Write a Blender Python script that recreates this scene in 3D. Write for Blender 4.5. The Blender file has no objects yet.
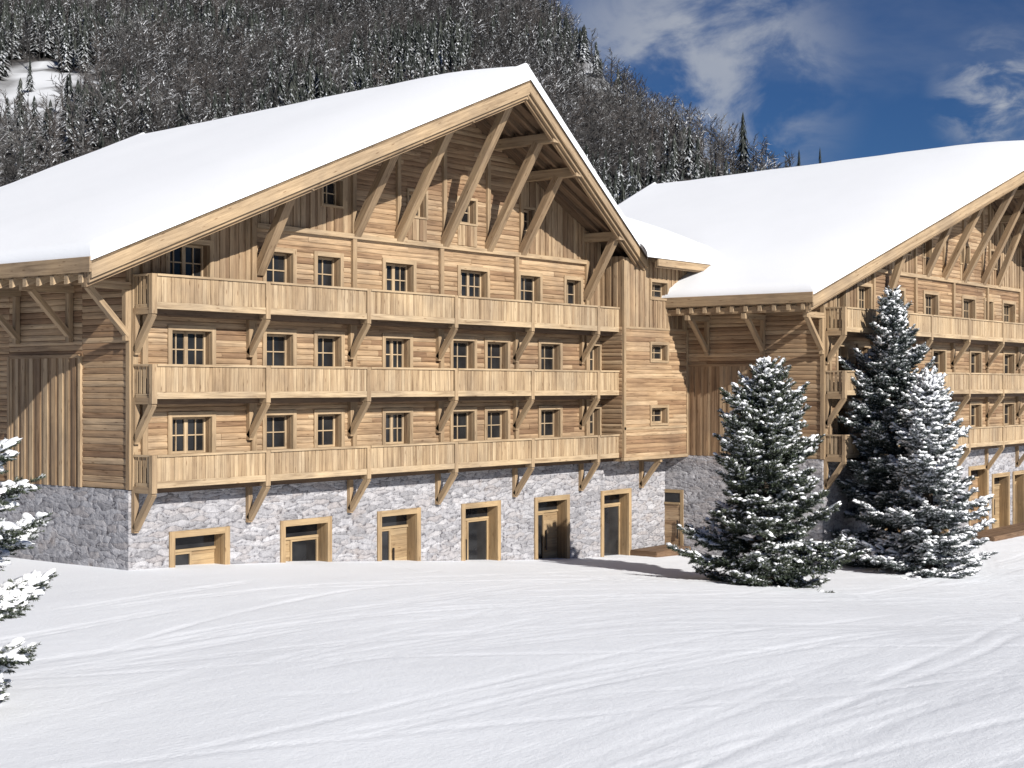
import bpy, bmesh, math, random
import numpy as np
from mathutils import Vector, Matrix
from math import sin, cos, pi, radians, sqrt, atan2, exp

random.seed(7)
rng = np.random.default_rng(11)
scene = bpy.context.scene
COL = scene.collection

# ------------------------------------------------------------------ helpers
class MB:
    """collects boxes and bars; every timber carries its own grain coordinates (tc) and shade (rnd)"""
    def __init__(s):
        s.v = []; s.f = []; s.tc = []; s.r = []
    def hexa(s, P, axis_len=None, rnd=None):
        # P: 8 points: 0-3 start end ring, 4-7 far end ring (same order)
        b = len(s.v)
        rnd = random.random() if rnd is None else rnd
        off = Vector((random.random() * 50, random.random() * 50, random.random() * 50))
        P = [Vector(p) for p in P]
        L = ((P[4] + P[5] + P[6] + P[7]) - (P[0] + P[1] + P[2] + P[3])).length / 4
        W = (P[1] - P[0]).length; H = (P[3] - P[0]).length
        loc = [(0, 0, 0), (0, W, 0), (0, W, H), (0, 0, H), (L, 0, 0), (L, W, 0), (L, W, H), (L, 0, H)]
        s.v += P
        s.tc += [Vector(l) + off for l in loc]
        s.r += [rnd] * 8
        for q in ((0, 1, 2, 3), (7, 6, 5, 4), (0, 4, 5, 1), (1, 5, 6, 2), (2, 6, 7, 3), (3, 7, 4, 0)):
            s.f.append([b + i for i in q])
    def box(s, x0, x1, y0, y1, z0, z1, rnd=None):
        dx, dy, dz = x1 - x0, y1 - y0, z1 - z0
        if dz >= dx and dz >= dy:
            P = [(x0, y0, z0), (x1, y0, z0), (x1, y1, z0), (x0, y1, z0), (x0, y0, z1), (x1, y0, z1), (x1, y1, z1), (x0, y1, z1)]
        elif dx >= dy:
            P = [(x0, y0, z0), (x0, y1, z0), (x0, y1, z1), (x0, y0, z1), (x1, y0, z0), (x1, y1, z0), (x1, y1, z1), (x1, y0, z1)]
        else:
            P = [(x0, y0, z0), (x1, y0, z0), (x1, y0, z1), (x0, y0, z1), (x0, y1, z0), (x1, y1, z0), (x1, y1, z1), (x0, y1, z1)]
        s.hexa(P, rnd=rnd)
    def bar(s, p, q, w, h, up=(0, 0, 1), rnd=None):
        p = Vector(p); q = Vector(q); d = (q - p).normalized(); up = Vector(up)
        a = d.cross(up).normalized() * w / 2; b = a.cross(d).normalized() * h / 2
        R = [-a - b, a - b, a + b, -a + b]
        s.hexa([p + r for r in R] + [q + r for r in R], rnd=rnd)
    def pboard(s, p, q, t, zlo, zhi, rnd=None):
        """sloping board with plumb-cut ends; t = horizontal thickness vector"""
        p = Vector(p); q = Vector(q); t = Vector(t)
        R = [Vector((0, 0, zlo)), t + Vector((0, 0, zlo)), t + Vector((0, 0, zhi)), Vector((0, 0, zhi))]
        s.hexa([p + r for r in R] + [q + r for r in R], rnd=rnd)
    def profile(s, M, s0, s1, prof, rnd=None):
        """log board: prof = list of (out, z) from bottom to top, extruded along s"""
        b = len(s.v); n = len(prof)
        rnd = random.random() if rnd is None else rnd
        off = Vector((random.random() * 50, random.random() * 50, random.random() * 50))
        for si in (s0, s1):
            for (o, z) in prof:
                s.v.append(Vector(M(si, o, z))); s.tc.append(Vector((si, o, z)) + off); s.r.append(rnd)
        for i in range(n - 1):
            s.f.append([b + i, b + i + 1, b + n + i + 1, b + n + i])
        s.f.append([b + i for i in range(n)]); s.f.append([b + n + i for i in range(n)][::-1])
    def mbox(s, M, s0, s1, o0, o1, z0, z1, rnd=None, dz=0.0):
        """box given in wall coordinates (along, outwards, up); dz = extra height of the top at s1"""
        if (z1 - z0) >= (s1 - s0):
            P = [(s0, o0, z0), (s1, o0, z0), (s1, o1, z0), (s0, o1, z0), (s0, o0, z1), (s1, o0, z1 + dz), (s1, o1, z1 + dz), (s0, o1, z1)]
        else:
            P = [(s0, o0, z0), (s0, o1, z0), (s0, o1, z1), (s0, o0, z1), (s1, o0, z0), (s1, o1, z0), (s1, o1, z1 + dz), (s1, o0, z1 + dz)]
        s.hexa([M(*p) for p in P], rnd=rnd)
    def build(s, name, mat, parent=None, loc=(0, 0, 0), recalc=True):
        me = bpy.data.meshes.new(name)
        me.from_pydata([tuple(v) for v in s.v], [], s.f)
        if s.tc:
            a = me.attributes.new('tc', 'FLOAT_VECTOR', 'POINT'); a.data.foreach_set('vector', np.array(s.tc, dtype=np.float32).ravel())
            a = me.attributes.new('rnd', 'FLOAT', 'POINT'); a.data.foreach_set('value', np.array(s.r, dtype=np.float32))
        if recalc:
            bm = bmesh.new(); bm.from_mesh(me); bmesh.ops.recalc_face_normals(bm, faces=bm.faces); bm.to_mesh(me); bm.free()
        me.materials.append(mat)
        o = bpy.data.objects.new(name, me); COL.objects.link(o)
        o.location = loc
        if parent: o.parent = parent
        return o

def np_mesh(name, V, F, mat, parent=None, smooth=False, attrs=None, loc=(0, 0, 0)):
    """V (n,3), F (m,k) all faces with k corners"""
    me = bpy.data.meshes.new(name)
    V = np.asarray(V, dtype=np.float32); F = np.asarray(F, dtype=np.int32)
    m, k = F.shape
    me.vertices.add(len(V)); me.vertices.foreach_set('co', V.ravel())
    me.loops.add(m * k); me.loops.foreach_set('vertex_index', F.ravel())
    me.polygons.add(m); me.polygons.foreach_set('loop_start', np.arange(0, m * k, k, dtype=np.int32))
    try: me.polygons.foreach_set('loop_total', np.full(m, k, dtype=np.int32))
    except Exception: pass
    me.update(calc_edges=True)
    if smooth: me.polygons.foreach_set('use_smooth', np.ones(m, dtype=bool))
    for an, (kind, data) in (attrs or {}).items():
        a = me.attributes.new(an, kind, 'POINT')
        a.data.foreach_set('value' if kind == 'FLOAT' else 'vector', np.asarray(data, dtype=np.float32).ravel())
    me.materials.append(mat)
    o = bpy.data.objects.new(name, me); COL.objects.link(o); o.location = loc
    if parent: o.parent = parent
    return o

def empty(name, loc, label, cat, group=None):
    o = bpy.data.objects.new(name, None); COL.objects.link(o); o.location = loc
    o.empty_display_size = 0.3
    o['label'] = label; o['category'] = cat
    if group: o['group'] = group
    return o

# value noise (numpy) -----------------------------------------------------
_T = rng.random((256, 256))
def vnoise(x, y):
    x = np.asarray(x, float); y = np.asarray(y, float)
    xi = np.floor(x).astype(int); yi = np.floor(y).astype(int)
    fx = x - xi; fy = y - yi
    fx = fx * fx * (3 - 2 * fx); fy = fy * fy * (3 - 2 * fy)
    a = _T[xi & 255, yi & 255]; b = _T[(xi + 1) & 255, yi & 255]; c = _T[xi & 255, (yi + 1) & 255]; d = _T[(xi + 1) & 255, (yi + 1) & 255]
    return (a * (1 - fx) + b * fx) * (1 - fy) + (c * (1 - fx) + d * fx) * fy - 0.5
def fbm(x, y, o=4):
    r = 0; a = 1.0
    for i in range(o):
        r = r + a * vnoise(x * 2 ** i + 17.3 * i, y * 2 ** i + 5.1 * i); a *= 0.5
    return r

# ------------------------------------------------------------------ materials
class NT:
    def __init__(s, name):
        s.m = bpy.data.materials.new(name); s.m.use_nodes = True
        s.t = s.m.node_tree; s.t.nodes.clear()
        s.out = s.n('ShaderNodeOutputMaterial'); s.b = s.n('ShaderNodeBsdfPrincipled')
        s.l(s.b.outputs[0], s.out.inputs[0])
    def n(s, t, **k):
        x = s.t.nodes.new(t)
        for a, b in k.items(): setattr(x, a, b)
        return x
    def l(s, a, b): s.t.links.new(a, b)
    def val(s, inp, v):
        if hasattr(v, 'is_linked') or hasattr(v, 'links'): s.l(v, inp)
        else: inp.default_value = v
    def math(s, op, a, b=0.0, c=None):
        x = s.n('ShaderNodeMath', operation=op); s.val(x.inputs[0], a); s.val(x.inputs[1], b)
        if c is not None: s.val(x.inputs[2], c)
        return x.outputs[0]
    def vmath(s, op, a, b):
        x = s.n('ShaderNodeVectorMath', operation=op); s.val(x.inputs[0], a); s.val(x.inputs[1], b); return x.outputs[0]
    def mix(s, f, a, b, mode='MIX'):
        x = s.n('ShaderNodeMix', data_type='RGBA', blend_type=mode)
        s.val(x.inputs[0], f)
        s.val(x.inputs[6], a if not isinstance(a, tuple) else (*a, 1)); s.val(x.inputs[7], b if not isinstance(b, tuple) else (*b, 1))
        return x.outputs[2]
    def noise(s, vec, scale, detail=4, rough=0.55, dist=0.0):
        x = s.n('ShaderNodeTexNoise'); s.l(vec, x.inputs['Vector'])
        x.inputs['Scale'].default_value = scale; x.inputs['Detail'].default_value = detail
        x.inputs['Roughness'].default_value = rough; x.inputs['Distortion'].default_value = dist
        return x.outputs[0]
    def ramp(s, f, stops, interp='LINEAR'):
        x = s.n('ShaderNodeValToRGB'); x.color_ramp.interpolation = interp
        e = x.color_ramp.elements
        while len(e) > 1: e.remove(e[-1])
        for i, (p, c) in enumerate(stops):
            q = e[0] if i == 0 else e.new(p)
            q.position = p; q.color = (*c, 1) if len(c) == 3 else c
        s.l(f, x.inputs[0]); return x.outputs[0]
    def attr(s, name, out='Fac'):
        x = s.n('ShaderNodeAttribute', attribute_name=name); return x.outputs[out]
    def bump(s, h, strength, dist, normal=None):
        x = s.n('ShaderNodeBump'); x.inputs['Strength'].default_value = strength; x.inputs['Distance'].default_value = dist
        s.l(h, x.inputs['Height'])
        if normal is not None: s.l(normal, x.inputs['Normal'])
        return x.outputs[0]

def wood(name, dark, mid, light, streak=0.6, rough=0.75, contrast=1.0, cut=1.0):
    t = NT(name)
    tc = t.attr('tc', 'Vector'); rnd = t.attr('rnd')
    board = t.ramp(rnd, [(0.0, dark), (0.45, mid), (1.0, light)])
    v1 = t.vmath('MULTIPLY', tc, (0.55, 9.0, 9.0))
    v2 = t.vmath('MULTIPLY', tc, (2.2, 60.0, 60.0))
    n1 = t.noise(v1, 1.0, 5, 0.6, 0.6)
    n2 = t.noise(v2, 1.0, 3, 0.6)
    g1 = t.ramp(n1, [(0.30, (0.38 * cut, 0.32 * cut, 0.27 * cut)), (0.46, (0.85 * cut ** .5, 0.83 * cut ** .5, 0.80 * cut ** .5)), (0.60, (1.12, 1.12, 1.1)), (0.75, (1.28, 1.26, 1.2))])
    c = t.mix(streak, board, t.mix(1.0, board, g1, 'MULTIPLY'))
    g2 = t.ramp(n2, [(0.3, (0.72, 0.70, 0.66)), (0.6, (1.1, 1.1, 1.1))])
    c = t.mix(0.6, c, t.mix(1.0, c, g2, 'MULTIPLY'))
    # weathering in large soft patches
    geo = t.n('ShaderNodeNewGeometry')
    n3 = t.noise(geo.outputs['Position'], 0.45, 4, 0.6)
    g3 = t.ramp(n3, [(0.35, (0.80, 0.80, 0.82)), (0.62, (1.08, 1.06, 1.02))])
    c = t.mix(contrast, c, t.mix(1.0, c, g3, 'MULTIPLY'))
    # knots
    vk = t.vmath('MULTIPLY', tc, (1.4, 6.0, 6.0))
    k = t.n('ShaderNodeTexVoronoi'); t.l(vk, k.inputs['Vector']); k.inputs['Scale'].default_value = 1.0
    kd = t.ramp(k.outputs['Distance'], [(0.06, (0.35, 0.25, 0.18)), (0.16, (1, 1, 1))])
    c = t.mix(0.7, c, t.mix(1.0, c, kd, 'MULTIPLY'))
    t.l(c, t.b.inputs['Base Color']); t.b.inputs['Roughness'].default_value = rough
    t.b.inputs['Specular IOR Level'].default_value = 0.25
    t.l(t.bump(n1, 0.35, 0.02, t.bump(n2, 0.3, 0.006)), t.b.inputs['Normal'])
    return t.m

def stone_mat():
    t = NT('rubble_stone')
    co = t.n('ShaderNodeTexCoord').outputs['Object']
    wob = t.n('ShaderNodeTexNoise'); t.l(co, wob.inputs['Vector']); wob.inputs['Scale'].default_value = 1.7; wob.inputs['Detail'].default_value = 4
    w = t.vmath('SCALE', t.vmath('SUBTRACT', wob.outputs['Color'], (0.5, 0.5, 0.5)), (0, 0, 0)); w.node.inputs['Scale'].default_value = 0.30
    p = t.vmath('MULTIPLY', t.vmath('ADD', co, w), (1.6, 1.6, 5.6))
    vo = t.n('ShaderNodeTexVoronoi', feature='F1'); t.l(p, vo.inputs['Vector']); vo.inputs['Scale'].default_value = 1.0
    ve = t.n('ShaderNodeTexVoronoi', feature='DISTANCE_TO_EDGE'); t.l(p, ve.inputs['Vector']); ve.inputs['Scale'].default_value = 1.0
    sep = t.n('ShaderNodeSeparateColor'); t.l(vo.outputs['Color'], sep.inputs[0])
    base = t.ramp(sep.outputs[0], [(0.0, (0.25, 0.245, 0.255)), (0.3, (0.335, 0.33, 0.345)), (0.55, (0.40, 0.395, 0.41)), (0.75, (0.32, 0.30, 0.30)), (1.0, (0.46, 0.455, 0.47))])
    n1 = t.noise(co, 5.0, 6, 0.65); n2 = t.noise(co, 22.0, 4, 0.7)
    c = t.mix(0.8, base, t.mix(1.0, base, t.ramp(n1, [(0.32, (0.6, 0.6, 0.63)), (0.5, (1, 1, 1)), (0.7, (1.25, 1.24, 1.23))]), 'MULTIPLY'))
    c = t.mix(0.7, c, t.mix(1.0, c, t.ramp(n2, [(0.3, (0.6, 0.6, 0.62)), (0.65, (1.2, 1.2, 1.2))]), 'MULTIPLY'))
    # thin irregular joints; broken by noise so that some stones run together
    e2 = t.math('ADD', ve.outputs['Distance'], t.math('MULTIPLY', t.math('SUBTRACT', n1, 0.42), 0.45))
    joint = t.ramp(e2, [(0.0, (0.36, 0.35, 0.36)), (0.06, (1, 1, 1))])
    c = t.mix(1.0, c, joint, 'MULTIPLY')
    rust = t.ramp(t.noise(co, 0.8, 4, 0.6), [(0.6, (0, 0, 0)), (0.75, (1, 1, 1))])
    c = t.mix(t.math('MULTIPLY', rust, 0.35), c, (0.33, 0.25, 0.19))
    t.l(c, t.b.inputs['Base Color']); t.b.inputs['Roughness'].default_value = 0.9; t.b.inputs['Specular IOR Level'].default_value = 0.2
    h = t.math('ADD', t.math('MULTIPLY', t.math('MINIMUM', e2, 0.22), 3.0), t.math('ADD', t.math('MULTIPLY', n1, 0.9), t.math('ADD', t.math('MULTIPLY', n2, 0.25), t.math('MULTIPLY', sep.outputs[1], 0.5))))
    t.l(t.bump(h, 0.65, 0.08), t.b.inputs['Normal'])
    return t.m

def snow_mat(name, tracks=False, col=(0.86, 0.87, 0.89)):
    t = NT(name)
    co = t.n('ShaderNodeNewGeometry').outputs['Position']
    n1 = t.noise(co, 0.25, 5, 0.6); n2 = t.noise(co, 9.0, 5, 0.65); n3 = t.noise(co, 60.0, 3, 0.7)
    lo = tuple(x * (0.965 if tracks else 0.975) for x in col)
    c = t.ramp(n1, [(0.35, lo), (0.65, col)])
    h = t.math('ADD', t.math('MULTIPLY', n2, 0.6), t.math('MULTIPLY', n3, 0.25))
    if tracks:
        # wind and ski streaks, fanned over several headings
        hs = None
        for k, (ang, sc, rg) in enumerate(((0.05, (0.35, 8.0), 0.5), (-0.22, (0.4, 10.0), 0.5), (0.42, (0.7, 13.0), 0.4), (-0.75, (0.9, 14.0), 0.35))):
            mp = t.n('ShaderNodeMapping'); t.l(co, mp.inputs[0]); mp.inputs['Rotation'].default_value = (0, 0, ang)
            mp.inputs['Scale'].default_value = (sc[0], sc[1], 0.01)
            mp.inputs['Location'].default_value = (k * 7.3, k * 3.1, 0)
            s_ = t.noise(mp.outputs[0], 1.0, 3, 0.55)
            msk = t.ramp(t.noise(co, 0.11 + 0.03 * k, 3, 0.5), [(0.42, (0, 0, 0)), (0.6, (1, 1, 1))])
            x = t.math('MULTIPLY', t.math('MULTIPLY', s_, rg * 0.5), msk)
            hs = x if hs is None else t.math('ADD', hs, x)
        h = t.math('ADD', h, hs)
    t.l(c, t.b.inputs['Base Color']); t.b.inputs['Roughness'].default_value = 0.7
    t.b.inputs['Specular IOR Level'].default_value = 0.25
    t.l(t.bump(h, 0.55 if tracks else 0.35, 0.05 if tracks else 0.05), t.b.inputs['Normal'])
    return t.m

def glass_mat():
    t = NT('dark_glass')
    co = t.n('ShaderNodeNewGeometry').outputs['Position']
    c = t.ramp(t.noise(co, 0.9, 2, 0.5), [(0.35, (0.010, 0.010, 0.011)), (0.65, (0.028, 0.028, 0.029))])
    t.l(c, t.b.inputs['Base Color']); t.b.inputs['Roughness'].default_value = 0.06
    t.b.inputs['Specular IOR Level'].default_value = 0.28
    t.l(t.bump(t.noise(co, 1.2, 2, 0.5), 0.05, 0.05), t.b.inputs['Normal'])
    return t.m

def plain(name, col, rough=0.6, metal=0.0):
    t = NT(name); co = t.n('ShaderNodeNewGeometry').outputs['Position']
    n = t.noise(co, 6.0, 4, 0.6)
    t.l(t.ramp(n, [(0.3, tuple(x * 0.75 for x in col)), (0.7, tuple(min(1, x * 1.2) for x in col))]), t.b.inputs['Base Color'])
    t.b.inputs['Roughness'].default_value = rough; t.b.inputs['Metallic'].default_value = metal
    return t.m

LOG = wood('log_siding', (0.225, 0.140, 0.084), (0.340, 0.232, 0.142), (0.440, 0.325, 0.212), 0.78, cut=1.0)
PLANK = wood('board_siding', (0.210, 0.138, 0.084), (0.305, 0.215, 0.134), (0.380, 0.285, 0.187), 0.75)
RAIL = wood('railing_boards', (0.310, 0.222, 0.138), (0.378, 0.280, 0.178), (0.440, 0.340, 0.226), 0.75)
BEAM = wood('beam_timber', (0.262, 0.180, 0.110), (0.330, 0.240, 0.151), (0.395, 0.298, 0.194), 0.6)
DOORW = wood('door_timber', (0.290, 0.200, 0.110), (0.340, 0.242, 0.140), (0.380, 0.280, 0.165), 0.55)
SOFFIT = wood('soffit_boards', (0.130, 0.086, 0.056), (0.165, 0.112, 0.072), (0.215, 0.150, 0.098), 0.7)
DECKW = wood('deck_boards', (0.120, 0.074, 0.046), (0.160, 0.102, 0.064), (0.20, 0.132, 0.085), 0.7)
STONE = stone_mat()
ROOFSNOW = snow_mat('roof_snow', False, (0.80, 0.815, 0.84))
GROUNDSNOW = snow_mat('trodden_snow', True, (0.775, 0.795, 0.83))
GLASS = glass_mat()
DARK = plain('dark_room', (0.02, 0.018, 0.016), 0.9)
IRON = plain('dark_iron', (0.05, 0.04, 0.035), 0.45, 0.6)

# ------------------------------------------------------------------ ground shape
CAM = (-30.54, -39.41, 7.0)
YAW = radians(-52.0)
FWD = Vector((cos(radians(38)), sin(radians(38)), 0)); RGT = Vector((FWD.y, -FWD.x, 0))
def ground_z(x, y):
    x = np.asarray(x, float); y = np.asarray(y, float)
    s = 1.26 - 0.083 * x
    hi = 1.15; lo = -1.12
    z = lo + np.log1p(np.exp((s - lo) / 0.25)) * 0.25
    z = hi - np.log1p(np.exp((hi - z) / 0.25)) * 0.25
    near = np.exp(-((y + 2) / 16.0) ** 2)
    und = 0.55 * fbm(x * 0.045 + 3, y * 0.06 + 9, 3) * (1 - 0.75 * near)
    return z + und - 0.25 * (1 - near) * np.clip((x + 5) / 40, -0.6, 1)

# ------------------------------------------------------------------ window / door parts
def front(x0=0.0, y0=0.0):
    return lambda s, o, z: (x0 + s, y0 - o, z)
def leftside(x0=0.0, y0=0.0):
    return lambda s, o, z: (x0 - o, y0 + s, z)      # s runs away into the depth

def rect_minus(s0, s1, z0, z1, ops):
    """pieces of a rectangle left when openings are taken out"""
    cuts = {s0, s1}
    for o in ops:
        if o[2] < z1 and o[3] > z0:
            for c in (o[0], o[1]):
                if s0 < c < s1: cuts.add(c)
    cuts = sorted(cuts); res = []
    for a, b in zip(cuts, cuts[1:]):
        zs = [(z0, z1)]
        for o in ops:
            if o[0] < b - 1e-6 and o[1] > a + 1e-6:
                nz = []
                for (p, q) in zs:
                    if o[3] <= p or o[2] >= q: nz.append((p, q)); continue
                    if o[2] > p: nz.append((p, o[2]))
                    if o[3] < q: nz.append((o[3], q))
                zs = nz
        for (p, q) in zs:
            if q - p > 0.015 and b - a > 0.01: res.append((a, b, p, q))
    return res

def logs(mb, M, s0, s1, z0, z1, ops, lim=None, out=0.0):
    z = z0
    while z < z1 - 0.03:
        h = random.uniform(0.17, 0.235)
        if z + h > z1 - 0.08: h = z1 - z
        a, b = s0, s1
        if lim:
            a = max(a, lim[0](z)); b = min(b, lim[1](z))
        s = a
        while s < b - 0.02:
            L = random.uniform(2.5, 7.5)
            e = min(b, s + L)
            if b - e < 0.7: e = b
            bul = random.uniform(0.026, 0.05); r = random.random()
            for (p, q, zl, zh) in rect_minus(s, e, z, z + h, ops):
                hh = zh - zl; k = min(1.0, hh / h + 0.3)
                prof = [(out - 0.12, zl), (out + 0.0, zl), (out + bul * 0.75 * k, zl + 0.13 * hh), (out + bul * k, zl + 0.5 * hh), (out + bul * 0.7 * k, zh - 0.14 * hh), (out + 0.0, zh), (out - 0.12, zh)]
                mb.profile(M, p + 0.003, q - 0.003, prof, r)
            s = e
        z += h

def boards(mb, M, s0, s1, z0, z1, ops, top=None, out=0.0, wmin=0.15, wmax=0.25):
    """upright boards, every second one standing proud"""
    s = s0; k = 0
    while s < s1 - 0.01:
        w = random.uniform(wmin, wmax)
        e = min(s1, s + w)
        if s1 - e < 0.08: e = s1
        th = out + (random.uniform(0.045, 0.06) if k % 2 else random.uniform(0.012, 0.028)); r = random.random()
        for (a, b, p, q) in rect_minus(s, e, z0, z1, ops):
            dz = 0.0
            if top and q >= z1 - 1e-6:
                ta, tb = top(a), top(b)
                if min(ta, tb) <= p + 0.02: continue
                q = min(q, ta); dz = tb - ta if q == ta else 0.0
                if q == z1 and tb < z1: dz = tb - z1
            mb.mbox(M, a + 0.002, b - 0.002, out - 0.12, th, p, q, r, dz)
        s = e; k += 1

def window(parent, M, u0, u1, z0, z1, leaves, casing=0.17, depth=0.32, rows=2, cols=2, prnd=None):
    m = MB(); c = casing
    # casing standing proud of the siding, then the lining of the deep reveal
    m.mbox(M, u0 - c, u0, -0.05, 0.085, z0 - c * 0.7, z1 + c, 0.6); m.mbox(M, u1, u1 + c, -0.05, 0.083, z0 - c * 0.7, z1 + c, 0.7)
    m.mbox(M, u0, u1, -0.05, 0.08, z1, z1 + c, 0.8); m.mbox(M, u0, u1, -0.05, 0.095, z0 - c * 0.7, z0, 0.75)
    m.mbox(M, u0 - 0.03, u0 + 0.012, -depth - 0.05, -0.052, z0 - 0.03, z1 + 0.03, 0.3); m.mbox(M, u1 - 0.012, u1 + 0.03, -depth - 0.05, -0.052, z0 - 0.03, z1 + 0.03, 0.1)
    m.mbox(M, u0 + 0.013, u1 - 0.013, -depth - 0.05, -0.052, z1 - 0.012, z1 + 0.03, 0.3); m.mbox(M, u0 + 0.013, u1 - 0.013, -depth - 0.05, -0.052, z0 - 0.03, z0 + 0.012, 0.5)
    w = m.build('window', BEAM, parent)
    s = MB(); W = u1 - u0 - 0.03; lw = W / leaves
    for k in range(leaves):
        a = u0 + 0.015 + k * lw; b = a + lw
        f = 0.075; d0, d1 = -depth, -depth + 0.07
        s.mbox(M, a, a + f, d0, d1, z0 + .013, z1 - .013, 0.8); s.mbox(M, b - f, b, d0, d1, z0 + .013, z1 - .013, 0.8)
        s.mbox(M, a + f, b - f, d0, d1 - .003, z1 - f - .013, z1 - .013, 0.8); s.mbox(M, a + f, b - f, d0, d1 - .003, z0 + .013, z0 + f + .013, 0.8)
        for i in range(1, cols):
            x = a + f + (lw - 2 * f) * i / cols
            s.mbox(M, x - .02, x + .02, d0 + 0.02, d1 - 0.012, z0 + f + .013, z1 - f - .013, 0.95)
        for i in range(1, rows):
            x = z0 + (z1 - z0) * i / rows
            s.mbox(M, a + f, b - f, d0 + 0.02, d1 - 0.016, x - .02, x + .02, 0.95)
    s.build('sash', RAIL, w)
    g = MB(); g.mbox(M, u0 + 0.012, u1 - 0.012, -depth - 0.03, -depth + 0.012, z0 + 0.012, z1 - 0.012)
    g.build('pane', GLASS, w)
    return w

def doorway(parent, M, u0, u1, zb, zt, kind, depth=0.5, casing=0.22):
    """timber-lined doorway in the stone: transom light above, one boarded leaf, one glazed leaf"""
    m = MB(); c = casing
    m.mbox(M, u0, u0 + c, -0.05, 0.06, zb, zt, 0.6); m.mbox(M, u1 - c, u1, -0.05, 0.058, zb, zt, 0.55)
    m.mbox(M, u0 + c, u1 - c, -0.05, 0.055, zt - c, zt, 0.8)
    a, b, t = u0 + c, u1 - c, zt - c
    m.mbox(M, a - 0.06, a + 0.002, -depth - 0.1, -0.053, zb, t + .05, 0.2); m.mbox(M, b - 0.002, b + 0.06, -depth - 0.1, -0.053, zb, t + .05, 0.0)
    m.mbox(M, a + .003, b - .003, -depth - 0.1, -0.053, t - 0.002, t + 0.06, 0.3)
    tr = t - 0.46
    m.mbox(M, a + .003, b - .003, -depth - 0.06, -depth + 0.07, tr - 0.09, tr, 0.9)
    d = m.build('doorway', DOORW, parent)
    g = MB(); g.mbox(M, a + .004, b - .004, -depth - 0.03, -depth, tr + 0.002, t - 0.004); g.build('transom_pane', GLASS, d)
    mid = a + (b - a) * (0.34 if kind in ('wg', 'wgn') else 0.52)
    if kind == 'wgn': mid = a + (b - a) * 0.26
    w0, w1, g0, g1 = (a, mid, mid, b) if kind in ('wg', 'wgn') else (mid, b, a, mid)
    if kind == 'closed': w0, w1, g0, g1 = a, b, None, None
    dl = MB(); z = zb
    while z < tr - 0.12:
        h = min(random.uniform(0.17, 0.24), tr - 0.09 - z)
        dl.mbox(M, w0 + .006, w1 - .006, -depth - 0.04, -depth + random.uniform(0.0, 0.02), z + .003, z + h - .003); z += h
    leaf = dl.build('door_leaf', LOG if kind == 'closed' else DOORW, d)
    hx = w1 - 0.12 if kind in ('wg', 'wgn') else w0 + 0.12
    if zt > 1.5:
        h = MB(); hz0, hz1 = tr - 1.75, tr - 0.85
        h.mbox(M, hx - .03, hx + .03, -depth + 0.06, -depth + 0.11, hz0, hz1)
        for zz in (hz0 + .12, hz1 - .18): h.mbox(M, hx - .02, hx + .02, -depth + 0.015, -depth + 0.06, zz, zz + .05)
        h.build('handle', IRON, leaf)
    if g0 is not None:
        gl = MB()
        gl.mbox(M, g0 + .004, g1 - .004, -depth - 0.03, -depth - 0.005, zb, tr - 0.092); gl.build('pane', GLASS, d)
        fr = MB(); f = 0.08
        fr.mbox(M, g0 + .003, g0 + f, -depth - .03, -depth + .05, zb, tr - .095, .8); fr.mbox(M, g1 - f, g1 - .003, -depth - .03, -depth + .05, zb, tr - .095, .8)
        fr.mbox(M, g0 + f, g1 - f, -depth - .03, -depth + .047, zb, zb + .22, .8); fr.mbox(M, g0 + f, g1 - f, -depth - .03, -depth + .047, tr - .17, tr - .096, .8)
        fr.build('glazed_leaf', DOORW, d)
    return d

# ------------------------------------------------------------------ the chalet
UL, UA, UR = -2.57, 15.45, 28.1          # left eave, ridge, right eave
ZA, SL, SR = 18.8, 0.4407, 0.462        # ridge height, slopes
PB, PA = 1.5, 4.35                       # roof overhang at the eaves and, prow-like, at the ridge
def set_overhang(ul, pb, pa, ua, za):
    global UL, PB, PA, UA, ZA
    UL, PB, PA, UA, ZA = ul, pb, pa, ua, za
def zt(u): return ZA - (SL * (UA - u) if u < UA else SR * (u - UA))
def verge(u):
    return PB + (PA - PB) * ((u - UL) / (UA - UL) if u < UA else (UR - u) / (UR - UA))
WE = 26.5                               # right end of the facade
LEV = (3.70, 6.55, 9.42)                # undersides of the three balconies
RT = (4.80, 7.70, 10.58)                # tops of their rails

def slope_prism(mb, pts, t0, t1):
    b = len(mb.v); n = len(pts)
    off = Vector((random.random() * 9, 0, 0))
    for dz in (t0, t1):
        for (x, y) in pts:
            mb.v.append(Vector((x, y, zt(x) + dz))); mb.tc.append(Vector((x, y, 0)) + off); mb.r.append(0.5)
    mb.f.append(list(range(b, b + n))[::-1]); mb.f.append(list(range(b + n, b + 2 * n)))
    for i in range(n):
        j = (i + 1) % n; mb.f.append([b + i, b + j, b + n + j, b + n + i])

def samples_edge(L, r=0.7, step=0.9):
    e = [0, 0.015, 0.05, 0.1, 0.17, 0.26, 0.38, 0.52, 0.7]
    n = max(2, int((L - 1.4) / step))
    mid = [0.7 + (L - 1.4) * i / n for i in range(1, n)]
    return np.array(e + mid + [L - x for x in e[::-1]])

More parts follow.
